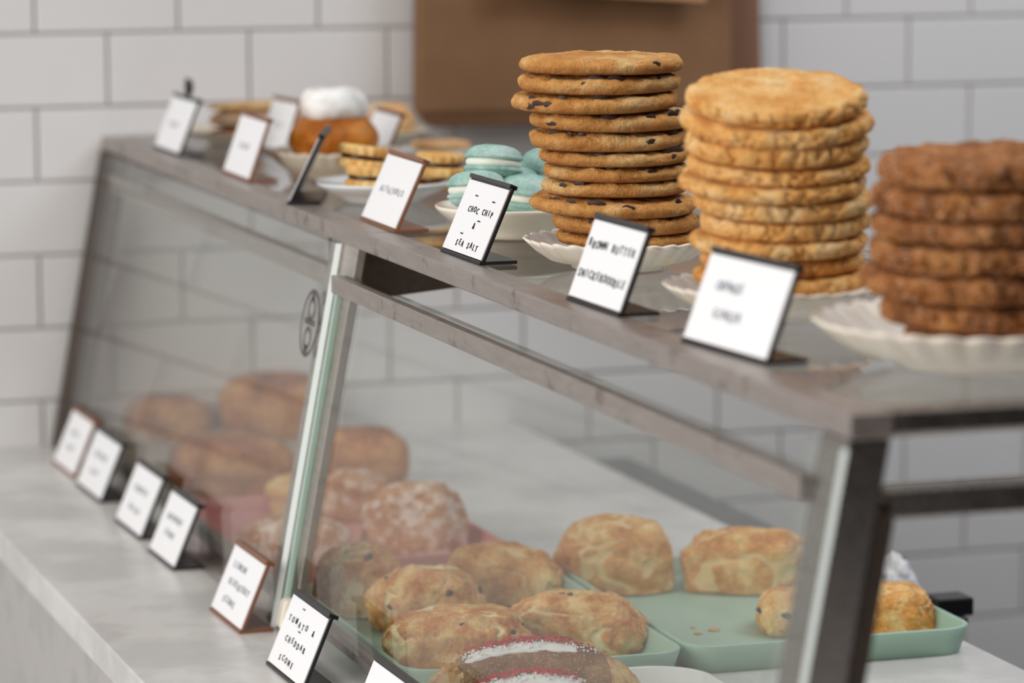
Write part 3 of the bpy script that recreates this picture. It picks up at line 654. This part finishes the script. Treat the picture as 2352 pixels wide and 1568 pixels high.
# ================================================================ SCONES AND LOAVES
def tri(k):       # rounded wedge: narrower towards +y
    def f(p):
        p = Vector((math.copysign(abs(p.x)**.78, p.x), math.copysign(abs(p.y)**.85, p.y), p.z))
        return Vector((p.x*(1-k*p.y), p.y, (abs(p.z)**.8)*(1 if p.z > 0 else -1)*(1-.15*p.y)))
    return f
berry_bm = bmesh.new(); bmesh.ops.create_icosphere(berry_bm, subdivisions=3, radius=1)
for v in berry_bm.verts: v.co *= 1+.5*noise.noise(v.co*1.6)
berry_me = me_of(berry_bm, M['berry'], 'blueberry')
def scone(label, xl, xr, yt, yb, dep, mt, seed, zb=.0030, rz=0, nm='scone', cat='scone', group='scones', ridge=.10, amp=.09, f=2.4, wedge=.25, berries=0, sub=6, hk=1.0, flat=-.42):
    cx = (xl+xr)/2; base = on_z(cx, yb, zb); y = base.y+dep*.5*view.y
    c = on_y(cx, yb, y); sc = mm(c)
    wd = (xr-xl)*sc; top = on_y(cx, yt, y+.0); hgt = (top.z-zb)*hk
    bm = blob(sub, amp, f, seed, tri(wedge), flat, ridge, .22 if nm == 'scone' else .08)
    zs = [v.co.z for v in bm.verts]; z0, z1 = min(zs), max(zs); mx = max(abs(v.co.x) for v in bm.verts); my = max(abs(v.co.y) for v in bm.verts)
    for v in bm.verts: v.co = Vector((v.co.x/mx*wd/2, v.co.y/my*dep/2, (v.co.z-z0)/(z1-z0)*hgt))
    pts = [v.co.copy() for v in bm.verts]
    o = obj(nm, bm, M[mt], None, True); o.location = (c.x, y, zb); o.rotation_euler = (0, 0, rz-YAW)
    tag(o, label, cat, group)
    rnd = random.Random(seed)
    front = [p for p in pts if p.y < -dep*.12 and p.z > hgt*.2]
    for k in range(berries):
        p = rnd.choice(front); s = rnd.uniform(.0028, .0045)
        bo = obj('blueberry', berry_me, None, o); bo.location = p*.965; bo.scale = (s*rnd.uniform(.8, 1.5), s*.8, s*rnd.uniform(.6, 1)); bo.rotation_euler = (0, rnd.uniform(-1, 1), 0)
    return o
TB = .0030
scone('blueberry scone at the left beside the glass edge, tall and cracked', 716, 938, 1235, 1425, .062, 'scone', 1, TB, group='blueberry scones', berries=2)
scone('blueberry scone with a dark berry on top in the middle of the left tray', 838, 1135, 1290, 1462, .085, 'scone', 2, TB, group='blueberry scones', berries=4)
scone('golden scone at the back of the left mint tray', 1005, 1300, 1240, 1395, .08, 'scone_plain', 3, TB, group='blueberry scones')
scone('blueberry scone in front, pale inside showing behind the icing', 878, 1232, 1385, 1556, .085, 'scone', 5, TB, group='blueberry scones', berries=5)
scone('blueberry scone with two cracks at the right corner of the left tray', 1165, 1492, 1350, 1512, .085, 'scone', 6, TB, group='blueberry scones', berries=4)
scone('currant scone at the left of the right mint tray', 1252, 1556, 1178, 1372, .08, 'scone_plain', 7, TB, .12, group='currant scones', wedge=.3, ridge=.04)
scone('currant scone at the back of the right mint tray beside the steel post', 1558, 1890, 1205, 1370, .08, 'scone_plain', 8, TB, -.1, group='currant scones', wedge=.3, ridge=.04)
scone('currant scone half hidden to the left behind the near steel post', 1733, 1942, 1345, 1468, .08, 'scone_plain', 9, TB, group='currant scones', ridge=.04, berries=2)
scone('currant scone showing right of the near steel post', 1945, 2152, 1335, 1466, .075, 'scone_plain', 10, TB, group='currant scones', ridge=.04, berries=3)
scone('powdered scone dusted white at the right of the pink tray', 828, 1078, 1100, 1284, .085, 'powder', 14, TB, group='powdered scones', ridge=.05)
scone('flat powdered scone behind the bright glass edge at the front of the pink tray', 548, 812, 1178, 1296, .085, 'powder', 15, TB, group='powdered scones', ridge=.05)
scone('powdered scone behind the others, under the brown loaf', 735, 905, 1070, 1200, .08, 'powder', 16, TB, group='powdered scones', ridge=.05)
scone('golden scone left of the bright glass edge at the back of the pink tray', 610, 770, 1078, 1192, .08, 'scone_plain', 17, TB, group='powdered scones')
LB = dict(nm='bread_loaf', cat='bread', group='brown loaves', ridge=0, amp=.05, f=1.6, wedge=.06, sub=5, flat=-.5)
scone('largest round brown loaf, standing highest at the back', 498, 770, 850, 1010, .12, 'bread', 21, .0026, **LB)
scone('small round brown loaf at the far left by the wall', 285, 492, 905, 1018, .10, 'bread', 22, .0026, **LB)
scone('split-topped brown loaf in the middle of the far tray', 385, 682, 988, 1132, .10, 'bread', 23, .0026, **{**LB, 'ridge': .04})
scone('brown loaf nearest the counter signs', 425, 672, 1090, 1185, .075, 'bread', 24, .0026, **LB)
scone('brown loaf right of the bright glass edge', 700, 942, 975, 1130, .09, 'bread', 25, .0026, **{**LB, 'ridge': .04})

# ================================================================ ICED TURNOVERS
def turnover(label, xl, xr, ytop, y, seed, bend):
    """half-moon pastry: a tapering arched body, flaky ends, icing ribbon with pearls and sprinkles"""
    a, b = on_y(xl, ytop, y), on_y(xr, ytop, y); mid = (a+b)/2; Lh = (b-a).length/2
    root = thing('iced_turnover', label, 'pastry', (mid.x, y, .0022+.0162), (0, 0, -.12), 'iced turnovers')
    Ht = mid.z-(.0022+.0162)
    n = 60; m_ = 36; bm = bmesh.new(); rings = []
    for i in range(n+1):
        s = -1+2*i/n; w_ = (1-abs(s)**2.3)**.6 if abs(s) < 1 else 0; w_ = max(w_, .10)
        ring = []
        for j in range(m_):
            t = 2*PI*j/m_; cx = s*Lh; cy = bend*(s*s)-.0; 
            yy = math.cos(t)*.036*w_; zz = math.sin(t); zz = (zz if zz > 0 else zz*.25)
            hh = Ht*(.80*w_+.06)
            p = Vector((cx, cy+yy, hh*.2+zz*hh*.8)); q = p*60+Vector((seed*3, 0, 0))
            k = .0016*noise.noise(q)+.0008*noise.noise(q*3)+(.0007*math.sin(s*90+t*4)*(1 if abs(s) > .62 else .3))
            p += Vector((0, math.cos(t), max(math.sin(t), 0)))*k
            ring.append(bm.verts.new(p))
        rings.append(ring)
    for r0, r1 in zip(rings, rings[1:]):
        for j in range(m_): bm.faces.new((r0[j], r0[(j+1) % m_], r1[(j+1) % m_], r1[j]))
    bm.faces.new(rings[0]); bm.faces.new(list(reversed(rings[-1]))); bmesh.ops.recalc_face_normals(bm, faces=bm.faces)
    body = obj('pastry_body', bm, [M['cinn'], M['flake']], root, True)
    for f in body.data.polygons:
        cxx = f.center.x/Lh
        if abs(cxx) > .66+.05*noise.noise(f.center*200) or f.center.z < Ht*.16: f.material_index = 1
    # icing ribbon
    bm = bmesh.new(); rings = []; m2 = 14; e = .64
    for i in range(41):
        s = -1+2*i/40; sx = s*e-.04; w_ = max((1-abs(s)**3)**.5, .05)*(1+.18*noise.noise(Vector((s*6, seed, 0))))
        wb_ = (1-abs(sx)**2.3)**.6; top = Ht*(.80*wb_+.06)*1.0
        ring = []
        for j in range(m2):
            t = 2*PI*j/m2
            ring.append(bm.verts.new((sx*Lh, bend*sx*sx-.004+math.cos(t)*.0125*w_, top-.0025+math.sin(t)*.0034*w_+(.0004 if math.sin(t) > 0 else -.0030)-abs(math.cos(t))*.0012)))
        rings.append(ring)
    for r0, r1 in zip(rings, rings[1:]):
        for j in range(m2): bm.faces.new((r0[j], r0[(j+1) % m2], r1[(j+1) % m2], r1[j]))
    bm.faces.new(rings[0]); bm.faces.new(list(reversed(rings[-1]))); bmesh.ops.recalc_face_normals(bm, faces=bm.faces)
    ic = obj('icing', bm, M['icing'], root, True)
    rnd = random.Random(seed)
    def top_at(sx): return Ht*(.80*(1-abs(sx)**2.3)**.6+.06)
    pm = bmesh.new()
    for k in range(170):
        s = rnd.uniform(-.62, .58); u = rnd.gauss(.000, .0075)
        if abs(u+.0) > .0115: continue
        bmesh.ops.create_icosphere(pm, subdivisions=1, radius=rnd.uniform(.0007, .0010), matrix=Matrix.Translation((s*Lh, bend*s*s-.004+u, top_at(s)+.0020-abs(u)*.22)))
    o = obj('sugar_pearls', pm, M['pearl'], ic, True); o['kind'] = 'stuff'
    pm = bmesh.new()
    for k in range(120):
        s = rnd.choice((rnd.gauss(-.25, .16), rnd.gauss(.22, .14))); s = max(-.62, min(.55, s)); u = rnd.gauss(.004, .004)
        mtx = Matrix.Translation((s*Lh, bend*s*s-.004+u, top_at(s)+.0028)) @ Matrix.Rotation(rnd.uniform(0, 6.3), 4, 'Z') @ Matrix.Rotation(rnd.uniform(-.5, .5), 4, 'Y')
        r_ = bmesh.ops.create_cube(pm, size=1, matrix=mtx @ Matrix.Diagonal((.0048, .0011, .0011, 1)))
    o = obj('sprinkles', pm, M['sprinkle'], ic); o['kind'] = 'stuff'
    return root
turnover('iced turnover with red sprinkles, whole top visible in front of the scones', 962, 1460, 1454, -1.345, 1, -.012)
turnover('nearer iced turnover cut off by the bottom edge of the picture', 1014, 1420, 1530, -1.425, 2, -.012)

# ================================================================ THINGS ON THE BACK LEDGE AND WALL
pm = bmesh.new(); bmesh.ops.create_icosphere(pm, subdivisions=4, radius=1)
for v in pm.verts:
    p = v.co; k = 1+.2*noise.noise(p*2.1)+.10*noise.noise(p*5)
    v.co = Vector((p.x*.030*k*(1-.45*p.z), p.y*.03*k, max(p.z, -.85)*.034*k+.027))
pp = obj('crumpled_paper', pm, M['paper']); pp.scale = (.8, .8, .85); pp.location = (.5775, -.95, -.030)
tag(pp, 'crumpled white paper behind the right mint tray', 'paper')

bx_ = obj('black_box', B(.5735, .6075, -1.055, -1.025, -.0148, .0010, bev=.002), M['black']); tag(bx_, 'small black box on the back ledge behind the right mint tray', 'box')
bagA = thing('kraft_bag', 'large brown kraft paper bag hanging on the tiled wall behind the cookies', 'paper bag', (.606, -.03, .345))
PB = (.606, -.03, .345)
obj('bag_front', rel(hexa([(.4130, -.058, .352), (.7760, -.058, .352), (.7760, -.018, .352), (.4130, -.018, .352), (.4190, -.034, .74), (.7830, -.034, .74), (.7830, -.018, .74), (.4190, -.018, .74)], .003), PB), M['kraft'], bagA)
obj('bag_base_fold', rel(hexa([(.428, -.050, .336), (.766, -.050, .336), (.766, -.020, .336), (.428, -.020, .336), (.4140, -.056, .352), (.775, -.056, .352), (.775, -.018, .352), (.4140, -.018, .352)], .002), PB), M['kraft'], bagA)
bagB = thing('kraft_bag', 'reddish brown kraft bag behind the large one, showing at its right edge', 'paper bag', (.70, -.01, .37))
PB = (.70, -.01, .37)
obj('bag_front', rel(hexa([(.46, -.0165, .372), (.8270, -.0165, .372), (.8270, -.006, .372), (.46, -.006, .372), (.46, -.0165, .74), (.816, -.0165, .74), (.816, -.006, .74), (.46, -.006, .74)], .001), PB), M['kraft_red'], bagB)
bagC = thing('paper_flap', 'light tan folded paper hanging in front of the brown bag at the top', 'paper', (.62, -.075, .47))
PB = (.62, -.075, .47)
obj('fold', rel(hexa([(.497, -.082, .4850), (.735, -.082, .4690), (.735, -.072, .4690), (.497, -.072, .4850), (.497, -.060, .74), (.735, -.060, .74), (.735, -.052, .74), (.497, -.052, .74)], .001), PB), M['kraft_tan'], bagC)
